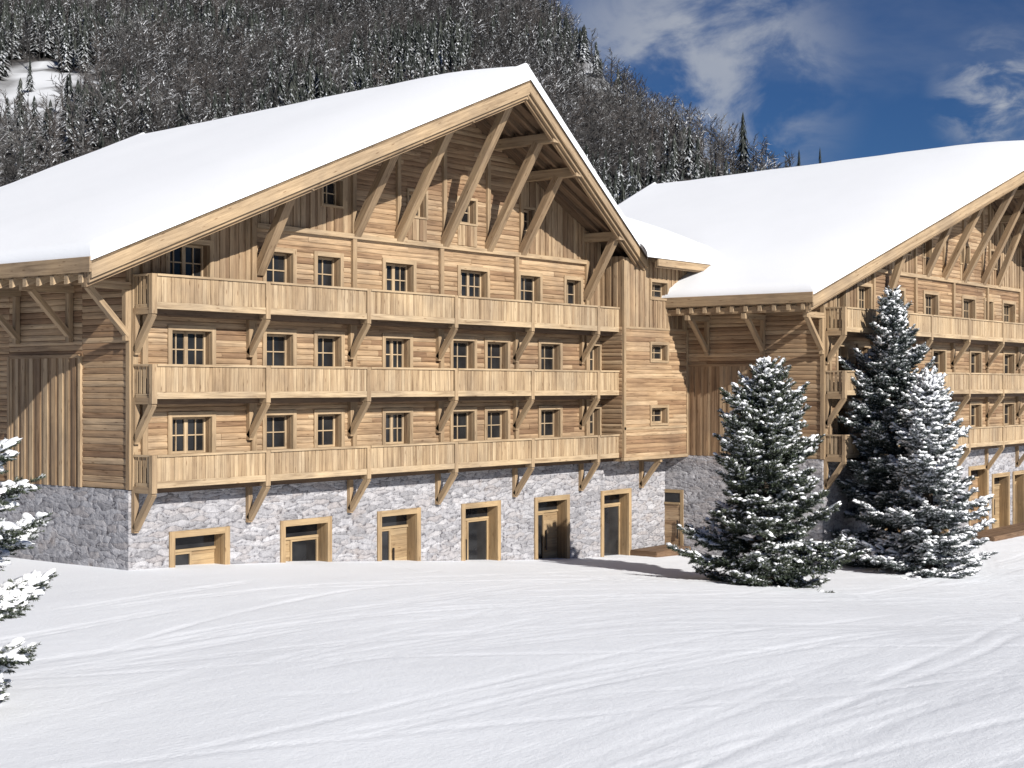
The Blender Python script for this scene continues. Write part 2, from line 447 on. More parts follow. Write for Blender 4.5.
def snow_blanket(parent, ua, ub, yf, yb, zfun, T=0.55, r=0.65, ov=0.07, apex=None, seed=0.0, ragged=0.0):
    """snow lying on a roof: rounded lip all round, gently uneven top"""
    if apex is not None:
        su = np.concatenate([ua - ov + samples_edge(apex - ua + ov)[:-9], [apex - 0.7, apex - .35, apex - .12, apex, apex + .12, apex + .35, apex + 0.7], (ub + ov) - samples_edge(ub - apex + ov)[:-9][::-1]])
    else:
        su = ua - ov + samples_edge(ub - ua + 2 * ov)
    nv = None; V = []
    for x in su:
        y0 = yf(min(max(x, ua), ub)) - ov; y1 = yb + ov
        st = y0 + samples_edge(y1 - y0) if nv is None else y0 + (base_t) * (y1 - y0)
        if nv is None:
            base_t = (st - y0) / (y1 - y0); nv = len(st)
            Lref = y1 - y0
        else:
            e = samples_edge(y1 - y0) if False else None
            # keep the lip spacing constant in metres
            k = 9; mid = base_t[k:-k]
            full = y1 - y0
            a = samples_edge(3.0)[:k]
            m0 = (mid - 0.7 / Lref) / (1 - 1.4 / Lref)
            st = y0 + np.concatenate([a, 0.7 + m0 * (full - 1.4), full - a[::-1]])
        for y in st: V.append((x, y))
    V = np.array(V); x = V[:, 0]; y = V[:, 1]
    xc = np.clip(x, ua, ub)
    y0 = np.array([yf(a) for a in xc]) - ov
    d = np.minimum(np.minimum(x - (ua - ov), (ub + ov) - x), np.minimum(y - y0, yb + ov - y))
    rr = r * (1 + 0.35 * fbm(x * 0.5 + seed, y * 0.5, 2))
    q = np.clip(1 - d / rr, 0, 1)
    prof = .62 * np.sqrt(np.clip(1 - q ** 2.0, 0, 1)) + .38 * (lambda e: e * (2 - e))(np.clip(np.minimum(np.minimum(x - ua + ov, ub + ov - x) / 3.0, (y - y0) / 5.5), 0, 1))
    z0 = np.array([zfun(a) for a in x])
    if apex is not None:
        zs = np.array([0.25 * (zfun(a - .5) + zfun(a + .5) + zfun(a - .22) + zfun(a + .22)) for a in x]); z0 = np.where(d > .3, zs, z0)
    back = np.clip((y + 4) / 23, 0, 1)
    ridge = .42 * (1 - np.abs(x - apex) / 19) * (1 - back)
    z = z0 + 0.01 + prof * T * (1 - .5 * back + ridge) * (1 + 0.09 * fbm(x * 0.23 + seed, y * 0.17 + seed, 3)) + 0.025 * fbm(x * 1.1, y * 1.1 + seed, 3) * prof
    z = np.where(d < 0.001, z0 - 0.05, z)
    n = len(su); F = []
    idx = np.arange(n * nv).reshape(n, nv)
    F = np.stack([idx[:-1, :-1].ravel(), idx[1:, :-1].ravel(), idx[1:, 1:].ravel(), idx[:-1, 1:].ravel()], 1)
    return np_mesh('roof_snow', np.stack([x, y, z], 1), F, ROOFSNOW, parent, smooth=True)

def make_chalet(loc, label, wins, attic, doors, depth, left_panel, right=True):
    root = empty('timber_chalet', loc, label, 'chalet')
    Mf = front(); Ms = leftside()
    ops = [(w[0], w[1], w[2], w[3]) for w in wins + attic]
    dops = [(d[0] + 0.1, d[1] - 0.1, -3, d[2] - 0.1) for d in doors]
    soff = lambda u: zt(u) - 0.22
    # stone ground floor: front sheet with the door openings cut out, side, back
    st = MB()
    def quad(M, s0, s1, o, z0, z1):
        b = len(st.v)
        for (s, z) in ((s0, z0), (s1, z0), (s1, z1), (s0, z1)):
            st.v.append(Vector(M(s, o, z))); st.tc.append(Vector((s, o, z))); st.r.append(0.5)
        st.f.append([b, b + 1, b + 2, b + 3])
    for (a, b, p, q) in rect_minus(-0.06, WE, -3, 3.66, dops): quad(Mf, a, b, 0.0, p, q)
    quad(Ms, 0, depth, 0.06, -3, 3.66)
    st.box(0.5, WE, 0.7, depth, -3, 3.6)
    st.build('stone_base', STONE, root, recalc=False)
    # solid core that shuts the building off behind the siding
    co = MB()
    co.box(0.45, WE - 0.1, 0.47, depth - 0.4, 3.6, 10.6)
    P = [(0.6, soff(0.6)), (UA, soff(UA)), (WE - 0.1, soff(WE - 0.1))]
    for (a, za), (b, zb) in zip(P, P[1:]):
        co.hexa([(a, .47, 10.4), (a, depth - .4, 10.4), (a, depth - .4, za), (a, .47, za), (b, .47, 10.4), (b, depth - .4, 10.4), (b, depth - .4, zb), (b, .47, zb)])
    co.build('inner_wall', DARK, root)
    # log siding
    lg = MB()
    lim = (lambda z: max(0.0, UA - (ZA - 0.22 - z) / SL), lambda z: min(WE, UA + (ZA - 0.22 - z) / SR))
    logs(lg, Mf, 0.0, WE, 3.66, 9.42, ops)
    logs(lg, Mf, 5.25, 25.4, 9.42, 12.6, ops, lim)
    logs(lg, Mf, 10.2, 20.45, 12.6, 18.3, ops, lim)
    for (p0, p1, pz0, pz1, kind) in left_panel:
        if kind == 'log': logs(lg, Ms, p0, p1, pz0, pz1, [])
    lg.build('log_wall', LOG, root)
    for (a, b, z0) in ((0.0, 5.25, 9.42), (25.4, WE, 9.42), (5.4, 10.2, 12.6), (20.45, 25.4, 12.6)):
        bd = MB(); boards(bd, Mf, a, b, z0, 18 if z0 > 10 else 14, ops, lambda u: zt(u) - 0.18); bd.build('board_wall', PLANK, root)
    for w in attic[1:3]:
        bd = MB(); boards(bd, Mf, w[0] - 0.05, w[1] + 0.05, 12.72, w[2] - 0.1, [], None, 0.05); bd.build('board_panel', PLANK, root)
    sp = MB()
    for (p0, p1, pz0, pz1, kind) in left_panel:
        if kind == 'board':
            boards(sp, Ms, p0, p1, pz0, pz1, [], None, 0.03)
            sp.mbox(Ms, p0 - 0.12, p0, -0.1, 0.12, pz0, pz1 + 0.05, 0.9); sp.mbox(Ms, p1, p1 + 0.12, -0.1, 0.12, pz0, pz1 + 0.05, 0.6)
            sp.mbox(Ms, p0, p1, -0.1, 0.11, pz1 - 0.02, pz1 + 0.1, 0.3)
    sp.build('side_cladding', PLANK, root)
    # posts, plates and corner boards laid on the facade
    def piece(name, *a, M=Mf):
        t_ = MB(); t_.mbox(M, *a); t_.build(name, BEAM, root)
    piece('corner_board', 0.0, 0.26, -0.03, 0.085, 3.67, 11.5, 0.6); piece('corner_board', -0.085, 0.10, -0.03, 0.088, 3.67, 11.5, 0.4, M=Ms)
    for u in (0.5, 5.2, 10.2, 15.2, 20.1, 25.3):
        piece('wall_post', u - .11, u + .11, 0.0, 0.15, 3.67, 12.49 if 5.3 < u < 25 else zt(u) - 0.25, 0.35)
    piece('plate_beam', 5.32, 25.18, 0.0, 0.17, 12.5, 12.68, 0.95)
    for u in (10.2, 12.67 + UA - 15.45, UA - .05, 18.2 + UA - 15.45, 20.45): piece('gable_post', u - .10, u + .10, 0.0, 0.14, 12.69, zt(u) - 0.3, 0.45)
    piece('sill_board', 0.27, WE, -0.02, 0.10, 3.60, 3.70, 0.5)
    # windows
    for (a, b, z0, z1, lv) in wins: window(root, Mf, a, b, z0, z1, lv)
    for (a, b, z0, z1, lv) in attic: window(root, Mf, a, b, z0, z1, lv, casing=0.11)
    for (a, b, zt_, kind) in doors: doorway(root, Mf, a, b, -3 if False else -1.6, zt_, kind)
    # balconies
    for lev, top in zip(LEV, RT):
        fl = MB(); D = 1.0
        fl.box(0.08, WE + .04, -D - .03, -D + .05, lev + .04, lev + .2, .8)      # edge beam
        b_ = fl.build('balcony', BEAM, root)
        fl = MB(); fl.box(0.15, WE + .02, -D + .06, -0.17, lev + .10, lev + .19, .3); fl.build('floor', DECKW, b_)
        posts = [0.14, 5.0, 10.0, 15.0, 20.0, 24.85]
        ends = posts[1:] + [WE + 0.03]
        for i, (a, b) in enumerate(zip(posts, ends)):
            r = MB(); x = a + .12
            last = b - .12 if i < 5 else b
            while x < last - .03:
                w = min(random.uniform(.15, .21), last - x)
                r.box(x + .004, x + w - .004, -D - random.uniform(.012, .028), -D + .03, lev + .205, top - .075); x += w
            r.box(a + .11, last + (.01 if i < 5 else 0), -D - .075, -D + .075, top - .07, top, .75)
            r.box(a + .11, last + (.01 if i < 5 else 0), -D - .045, -D - .032, lev + .04, lev + .26, .9)
            r.build('railing', RAIL, b_)
        fl = MB(); fl.box(0.16, WE + .02, -D + .30, -0.17, lev - .14, lev + .098, .1); fl.build('floor_shade_band', SOFFIT, b_)  # dark box added beneath the floor; its colour stands in for underside shade
        r = MB(); y = -D + .14
        while y < -0.2:
            r.box(.11, .15, y + .02, y + .15, lev + .205, top - .075); y += .2
        r.box(.06, .20, -D + .09, -0.1, top - .07, top - .002, .7); r.box(.09, .17, -D + .09, -0.16, lev + .02, lev + .2, .6)
        r.build('railing', RAIL, b_)
        for p in posts:
            q = MB(); q.box(p - .1, p + .1, -D - .06, -D + .09, lev - .12, top - .004, .6); q.build('post', BEAM, b_)
            k = MB(); h = 1.42
            k.box(p - .09, p + .09, -0.20 if lev > 4 else -0.16, -0.0, lev - h, lev + .06, .35)
            k.bar((p, -0.12, lev - h + .12), (p, -D + .02, lev - .12), .18, .2, rnd=.5)
            k.box(p - .088, p + .088, -D + .09, -0.1, lev - .13, lev + .08, .4)
            k.build('bracket', BEAM, b_)
    # roof deck, rafters, purlins, braces
    dk = MB()
    slope_prism(dk, [(UL, -PB), (UA, -PA), (UA, depth), (UL, depth)], -0.16, 0.0)
    slope_prism(dk, [(UA, -PA), (UR, -PB), (UR, depth), (UA, depth)], -0.16, 0.0)
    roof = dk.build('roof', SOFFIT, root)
    rf = MB()
    y = -PA + 0.55
    while y < -0.15:
        n_ = -y + 0.25
        ul = UL + 0.12 if n_ <= PB else UL + (n_ - PB) / (PA - PB) * (UA - UL)
        ur = UR - 0.12 if n_ <= PB else UR - (n_ - PB) / (PA - PB) * (UR - UA)
        if ul < UA - .3:
            rf.pboard((ul, y - .07, zt(ul)), (UA - .02, y - .07, zt(UA - .02)), (0, .14, 0), -.36, -.165)
            rf.pboard((UA + .02, y - .07, zt(UA + .02)), (ur, y - .07, zt(ur)), (0, .14, 0), -.36, -.165)
        y += 0.62
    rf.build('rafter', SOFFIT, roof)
    y = -PB + .5
    while y < depth - .2:
        tl = MB(); tl.pboard((UL - .05, y - .09, zt(UL - .05)), (0.4, y - .09, zt(.4)), (0, .18, 0), -.72, -.44, rnd=.9); tl.build('rafter_tail', BEAM, roof); y += 0.72
    sh = UA - 15.45
    for u, n_, f in ((5.48, 1.75, 10.95), (10.32, 2.2, 12.62), (12.67, 2.8, 12.62), (15.4, 3.45, 12.62), (18.2, 2.68, 12.62), (20.5, 2.0, 12.62), (25.3, 1.6, 10.95)):
        u += sh; h = .38; zz = zt(u) - .37
        k = (verge(u) - PB) / (PA - PB); n_ -= (1.5 - PB) * (1 - k)
        pu = MB(); pu.box(u - .17, u + .17, -verge(u) + .16, 0.6, zz - h, zz, .75); pu.build('purlin', BEAM, roof)
        b = MB(); b.bar((u, -.02, f - .02), (u, -n_, zz - h + .08), .28, .36, up=(1, 0, 0), rnd=random.uniform(.1, .4)); b.build('roof_brace', BEAM, root)
    # verge boards in two steps, mitred at the ridge
    for t0, lo, hi, r_, th in ((0.0, -.60, .04, .75, .085), (-.12, -.74, -.03, .45, .11), (-.26, -.86, -.1, .2, .12)):
        for (a, b) in ((UL, UA), (UA, UR)):
            vb = MB()
            vb.pboard((a, -verge(a) - t0, zt(a)), (b, -verge(b) - t0, zt(b)), (0, th, 0), lo if a == UL else lo + .1, hi, r_); vb.build('verge_board', BEAM, roof)
    for (x0, x1, yo, lo, hi, r_) in ((UL - .09, UL - .003, -.004, -.42, .04, .45), (UL + .07, UL + .15, .22, -.46, -.06, .3), (UR + .003, UR + .09, -.004, -.5, .03, .6)):
        fa = MB(); e_ = UL if x0 < 0 else UR
        fa.box(x0, x1, -PB + yo, depth, zt(e_) + lo, zt(e_) + hi, r_); fa.build('eave_board', BEAM, roof)
    ep = MB(); ux = -1.75; zz = zt(ux) - .62
    ep.box(ux - .15, ux + .15, -PB + .45, depth, zz - .27, zz, .4); ep.build('eave_purlin', BEAM, roof)
    y = 0.0
    while y < depth:
        b = MB(); zb = zz - .275
        b.box(-2.0 if y > 0.5 else -1.78, -.02, y - .1, y + .1, zb - .24, zb, .6)
        b.bar((-1.62, y, zb - .2), (-.1, y, 8.62), .17, .22, up=(0, 1, 0), rnd=.55)
        b.box(-.24, -.06, y - .09, y + .09, 8.45, zb - .25, .55)
        b.build('eave_bracket', BEAM, root); y += 3.0
    snow_blanket(roof, UL, UR, lambda u: -verge(u), depth, zt, 0.66, 0.28, 0.05, UA, seed=loc[0])
    return root

D_, S_ = 2, 1
B1W = []
for (a, b, l) in ((1.65, 3.35, 2), (5.82, 7.1, 1), (8.32, 9.55, 1), (11.95, 13.35, 2), (15.95, 17.3, 1), (18.15, 19.52, 1), (21.86, 23.28, 1), (25.55, 26.35, 1)):
    B1W += [(a, b, 4.74, 5.97, l), (a, b, 7.60, 8.84, l)]
for (a, b, l) in ((1.55, 3.25, 2), (5.82, 7.1, 1), (8.32, 9.5, 1), (11.95, 13.55, 2), (16.42, 18.15, 2), (20.4, 21.8, 1), (23.75, 24.85, 1)):
    B1W.append((a, b, 10.50, 11.74, l))
B1A = [(8.62, 9.62, 13.65, 14.60, 1), (13.3, 14.3, 13.65, 14.60, 1), (16.3, 17.4, 13.65, 14.60, 1), (20.62, 21.4, 13.65, 14.60, 1)]
B1D = [(1.57, 4.16, 2.2, 'gw'), (6.53, 9.08, 2.21, 'wg'), (11.54, 14.01, 2.22, 'gw'), (16.53, 19.08, 2.2, 'wg'), (21.45, 24.03, 2.17, 'gw')]
PAN1 = [(0.0, 2.45, 3.66, 11.62, 'log'), (2.45, 6.6, 8.0, 11.62, 'log'), (2.57, 6.48, 3.66, 7.95, 'board'), (6.6, 19.0, 3.66, 11.62, 'log')]
make_chalet((0, 0, 0), 'large snow-roofed timber chalet on the left, its whole gable and seven roof braces in view', B1W, B1A, B1D, 19.1, PAN1)

B2W = []
for (a, b, l) in ((1.4, 2.4, 1), (3.6, 4.7, 1), (7.5, 8.8, 1), (12.5, 14.1, 1), (17.7, 19.2, 1), (22.8, 24.4, 1)):
    B2W += [(a, b, 4.74, 5.97, l), (a, b, 7.60, 8.84, l)]
for (a, b, l) in ((1.25, 2.2, 1), (3.55, 4.95, 2), (7.5, 8.8, 1), (11.4, 13.1, 2), (16.6, 18.3, 2), (19.85, 21.0, 1), (22.65, 24.5, 2)):
    B2W.append((a, b, 10.50, 11.74, l))
B2A = [(8.62, 9.62, 13.65, 14.60, 1), (11.2, 12.3, 13.65, 14.60, 1), (16.3, 17.5, 13.65, 14.60, 1), (20.62, 21.6, 13.65, 14.60, 1)]
B2D = [(6.5, 9.1, 2.0, 'gw'), (12.0, 14.6, 2.0, 'wg'), (17.5, 20.4, 2.6, 'closed'), (21.0, 23.75, 2.03, 'gw'), (24.3, 26.4, 2.03, 'wg')]
PAN2 = [(0.0, 3.2, 3.66, 11.62, 'log'), (3.2, 9.6, 8.0, 11.62, 'log'), (3.32, 7.4, 3.66, 7.95, 'board'), (7.5, 8.9, 5.2, 8.0, 'log'), (7.55, 12.0, 3.66, 5.1, 'board'), (9.6, 12.0, 5.2, 11.62, 'log')]
OX, OY = 32.1, -8.4
set_overhang(-1.95, 0.5, 5.1, 16.7, 19.345)
chalet2 = make_chalet((OX, OY, 0), 'snow-roofed timber chalet on the right, cut off by the photo edge, behind two spruces', B2W, B2A, B2D, 19.9, PAN2)
# recessed side door in the stone flank of the right chalet
doorway(chalet2, leftside(-0.062, 0), 7.35, 8.65, -1.6, 1.97, 'closed', depth=-0.03, casing=0.16)

# ------------------------------------------------------------------ link building between the chalets
def make_link():
    root = empty('link_building', (26.5, 0, 0), 'narrow timber link with three small square windows between the two chalets', 'building')
    W = OX - 26.5 - 0.06; B = 1.25
    M = front(); Mb = front(0, -B); Ms = leftside(0, -B)
    d = (0.0, 2.5, 2.18, 'wgn')
    st = MB()
    for (a, b, p, q) in rect_minus(0, W, -3, 3.62, [(d[0] + .1, d[1] - .1, -3, d[2] - .1)]):
        k = len(st.v)
        for (s, z) in ((a, p), (b, p), (b, q), (a, q)):
            st.v.append(Vector(M(s, 0, z))); st.tc.append(Vector((s, 0, z))); st.r.append(.5)
        st.f.append([k, k + 1, k + 2, k + 3])
    st.box(0, W, .7, 8, -3, 3.6)
    st.build('stone_base', STONE, root, recalc=False)
    core = MB(); core.box(.3, W - .05, -B + .45, 8, 3.7, 12.6); core.build('inner_wall', DARK, root)
    ops = [(2.3, 3.65, 5.25, 5.98), (2.3, 3.65, 8.2, 8.93), (2.3, 3.65, 11.12, 11.85)]
    lg = MB(); logs(lg, Mb, 0, W, 3.72, 9.7, ops); logs(lg, Ms, 0.05, B + .1, 3.72, 9.7, []); lg.build('log_wall', LOG, root)
    bd = MB(); boards(bd, Ms, 0.05, B + .1, 9.7, 12.9, []); bd.build('board_wall', PLANK, root)
    bd = MB(); boards(bd, Mb, 0, W + 2.2, 9.7, 12.85, ops); bd.build('board_wall', PLANK, root)
    for q in ((-.02, W, -.1, .07, 3.6, 3.74, .8), (0, W, 0, .075, 5.0, 5.12, .8), (-.02, .14, -.05, .075, 3.75, 12.7, .55), (W - .12, W, -.05, .078, 3.75, 9.7, .6), (.14, W - .12, 0, .07, 9.62, 9.72, .7)):
        tr = MB(); tr.mbox(Mb, *q); tr.build('trim_board', BEAM, root)
    tr = MB(); tr.box(0, W, -B + .02, 0.4, 3.56, 3.70, .3); tr.build('floor_slab', BEAM, root)
    for (a, b, z0, z1) in ops: window(root, Mb, a, b, z0, z1, 1, casing=.14, depth=.3)
    doorway(root, M, d[0], d[1], -1.6, d[2], d[3])
    k = MB(); p = 3.3
    k.box(p - .09, p + .09, -.17, 0, 2.15, 3.56, .35); k.bar((p, -.1, 2.28), (p, -1.05, 3.45), .18, .2, rnd=.5); k.box(p - .088, p + .088, -1.2, -.1, 3.42, 3.56, .4)
    k.build('bracket', BEAM, root)
    # roof: eave in front, rising backwards
    zr = lambda y: 12.93 + 0.36 * (y + 2.05)
    rf = MB(); x0, x1 = 1.62, 9.5
    pr = [(-2.05, -.16), (7.0, -.16), (7.0, 0), (-2.05, 0)]
    rf.hexa([(x0, y, zr(y) + dz) for (y, dz) in pr] + [(x1, y, zr(y) + dz) for (y, dz) in pr], rnd=.4)
    roof = rf.build('roof', SOFFIT, root)
    e = MB(); e.box(x0 - .02, x1, -2.13, -2.04, 12.52, 12.96, .7); e.build('eave_board', BEAM, roof)
    e = MB(); e.box(x0, x1, -2.02, -1.94, 12.45, 12.85, .4); e.build('eave_board', BEAM, roof)
    x = x0 + .3
    while x < 7:
        t = MB(); t.hexa([(x, -1.9, zr(-1.9) - .36), (x + .14, -1.9, zr(-1.9) - .36), (x + .14, -1.9, zr(-1.9) - .165), (x, -1.9, zr(-1.9) - .165),
                (x, -.9, zr(-.9) - .36), (x + .14, -.9, zr(-.9) - .36), (x + .14, -.9, zr(-.9) - .165), (x, -.9, zr(-.9) - .165)], rnd=.7); x += .62
        t.build('rafter_tail', BEAM, roof)
    # its snow
    ys = np.concatenate([[-2.19, -2.17, -2.12, -2.05, -1.95, -1.8, -1.6], np.linspace(-1.3, 7, 18)]); xs = np.linspace(0.6, x1, 30)
    X, Y = np.meshgrid(xs, ys, indexing='ij'); dd = Y + 2.19
    Z = zr(Y) + .02 + .5 * np.sqrt(np.clip(1 - np.clip(1 - dd / .65, 0, 1) ** 2, 0, 1)) * (1 + .2 * fbm(X * .5, Y * .5, 2)); Z[:, 0] = zr(-2.15) - .03
    n, m = X.shape; I = np.arange(n * m).reshape(n, m)
    np_mesh('roof_snow', np.stack([X.ravel(), Y.ravel(), Z.ravel()], 1), np.stack([I[:-1, :-1].ravel(), I[1:, :-1].ravel(), I[1:, 1:].ravel(), I[:-1, 1:].ravel()], 1), ROOFSNOW, roof, smooth=True)
make_link()

# ------------------------------------------------------------------ decks
def deck(name, x0, x1, y0, y1, z, h, label, cat, along='x'):
    r = empty(name, ((x0 + x1) / 2, (y0 + y1) / 2, z - h), label, cat)
    cx, cy = (x0 + x1) / 2, (y0 + y1) / 2
    b = MB()
    y = y0
    while y < y1 - .02:
        w = min(.15, y1 - y); b.box(x0 - cx, x1 - cx, y - cy + .004, y + w - cy - .004, h - .05, h); y += w
    b.build('deck_board', DECKW, r)
    f = MB(); f.box(x0 - cx + .02, x1 - cx - .02, y0 - cy - .03, y0 - cy + .03, -.3, h - .052, .5); f.box(x0 - cx - .03, x0 - cx + .02, y0 - cy, y1 - cy, -.3, h - .052, .3)
    f.build('skirt_board', DECKW, r)
    return r
deck('timber_deck', OX + 16.2, OX + 31, OY - 1.9, OY - 0.09, -1.02, 0.35, 'brown timber deck along the stone front of the right chalet', 'deck')
deck('door_step', 28.9, 31.95, -1.5, -0.07, -0.72, 0.2, 'low brown timber step below the doors where the link meets the right chalet', 'step')

# ------------------------------------------------------------------ snow field
def snow_field():
    def axis(lo, hi, step, far):
        c = np.arange(lo, hi + 1e-6, step); r = [c]
        s = step; x = hi; up = []
        while x < far: s *= 1.35; x += s; up.append(x)
        s = step; x = lo; dn = []
        while x > -far: s *= 1.35; x -= s; dn.append(x)
        return np.concatenate([dn[::-1], c, up])
    st = 0.125
    xs = axis(-22, 62, st, 2600); ys = axis(-44, 1, st, 2600)
    X, Y = np.meshgrid(xs, ys, indexing='ij')
    Z = ground_z(np.clip(X, -60, 120), np.clip(Y, -90, 40))
    d = np.zeros_like(Z)
    fade = (np.abs(X - 20) < 41) & (np.abs(Y + 22) < 22)
    Z = Z + fade * (0.014 * fbm(X * .3, Y * .6, 4) + 0.008 * fbm(X * 2.1, Y * 4.2, 3))
    r2 = random.Random(5)
    i0 = np.searchsorted(xs, -22); j0 = np.searchsorted(ys, -44)
    def track(x, y, a, L, curv, depth, w):
        n = int(L / .05); t = np.arange(n) * .05
        ang = a + curv * t + .05 * np.sin(t * .5 + x); px = x + np.cumsum(np.cos(ang) * .05); py = y + np.cumsum(np.sin(ang) * .05)
        dep = depth * (0.55 + 0.9 * (vnoise(t * .5 + x * 3, t * 0 + y) + .5)) * np.clip(np.minimum(t, L - t) / 1.5, 0, 1)
        gi = np.round((px + 22) / st).astype(int); gj = np.round((py + 44) / st).astype(int)
        for di in range(-3, 4):
            for dj in range(-3, 4):
                ii = gi + di; jj = gj + dj
                ok = (ii > 2) & (jj > 2) & (ii < 668) & (jj < 356)
                ii, jj = ii[ok], jj[ok]
                D2 = (xs[ii + i0] - px[ok]) ** 2 + (ys[jj + j0] - py[ok]) ** 2
                np.minimum.at(d, (ii + i0, jj + j0), -dep[ok] * np.exp(-D2 / w ** 2))
    for k in range(230):
        a = r2.gauss(-.12, .22) if k % 4 else r2.uniform(-1.3, 1.3)
        L = r2.uniform(8, 30) if k % 4 else r2.uniform(2.5, 7)
        x, y = r2.uniform(-18, 40), r2.uniform(-36, -5)
        c = r2.gauss(0, .012) if k % 4 else r2.gauss(0, .12)
        dp = r2.uniform(.008, .030)
        track(x, y, a, L, c, dp, .085)
        if k % 2: track(x - sin(a) * .32, y + cos(a) * .32, a, L, c, dp, .085)
    # a line of boot prints towards the spruces
    for (x0, y0, x1, y1, n) in ((14, -9, 21.0, -14.5, 24), (20, -16, 16, -21, 14)):
        for k in range(n):
            t = k / n; sx = (k % 2 - .5) * .3
            px = x0 + (x1 - x0) * t + r2.gauss(0, .06); py = y0 + (y1 - y0) * t + sx + r2.gauss(0, .06) + .6 * sin(t * 5)
            sel = (np.abs(X - px) < .5) & (np.abs(Y - py) < .5)
            D2 = (X - px) ** 2 + (Y - py) ** 2
            d = np.where(sel, np.minimum(d, -.045 * np.exp(-D2 / .12 ** 2)) + .008 * np.exp(-(np.sqrt(D2) - .25) ** 2 / .01), d)
    Z = Z + d
    # the sheet stays below the stone of the buildings and drops under the far slope
    Z = np.where(np.hypot(X - CAM[0], Y - CAM[1]) > 330, Z - 3, Z)
    n, m = X.shape; I = np.arange(n * m).reshape(n, m)
    o = np_mesh('snow_field', np.stack([X.ravel(), Y.ravel(), Z.ravel()], 1), np.stack([I[:-1, :-1].ravel(), I[1:, :-1].ravel(), I[1:, 1:].ravel(), I[:-1, 1:].ravel()], 1), GROUNDSNOW, None, smooth=True)
    o['kind'] = 'structure'
snow_field()

# ------------------------------------------------------------------ spruces in front of the chalets
def needle_mat(name, c0, c1, c2):
    t = NT(name); r = t.attr('rnd')
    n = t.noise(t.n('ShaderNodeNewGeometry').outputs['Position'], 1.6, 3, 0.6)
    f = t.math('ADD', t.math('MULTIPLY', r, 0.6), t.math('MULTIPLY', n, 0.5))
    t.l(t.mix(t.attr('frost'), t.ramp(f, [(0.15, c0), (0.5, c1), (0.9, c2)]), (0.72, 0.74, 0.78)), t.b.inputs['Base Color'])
    t.b.inputs['Roughness'].default_value = 0.55; t.b.inputs['Specular IOR Level'].default_value = 0.3
    return t.m
NEEDLE = needle_mat('spruce_needles', (0.018, 0.026, 0.018), (0.042, 0.056, 0.036), (0.085, 0.095, 0.062))
NEEDLEB = needle_mat('blue_spruce_needles', (0.020, 0.029, 0.026), (0.045, 0.060, 0.052), (0.085, 0.104, 0.094))
BARK = plain('spruce_bark', (0.07, 0.05, 0.035), 0.9)
t_ = NT('branch_snow')
_n = t_.noise(t_.n('ShaderNodeNewGeometry').outputs['Position'], 14.0, 4, 0.65)
t_.l(t_.ramp(_n, [(0.3, (0.80, 0.82, 0.86)), (0.6, (0.90, 0.905, 0.92))]), t_.b.inputs['Base Color']); t_.b.inputs['Roughness'].default_value = 0.7
t_.l(t_.bump(_n, 0.5, 0.03), t_.b.inputs['Normal'])
BSNOW = t_.m

def ico(sub):
    bm = bmesh.new(); bmesh.ops.create_icosphere(bm, subdivisions=sub, radius=1)
    v = np.array([x.co[:] for x in bm.verts]); f = np.array([[q.index for q in p.verts] for p in bm.faces]); bm.free(); return v, f
ICO_V, ICO_F = ico(2)
ICO1_V, ICO1_F = ico(1)

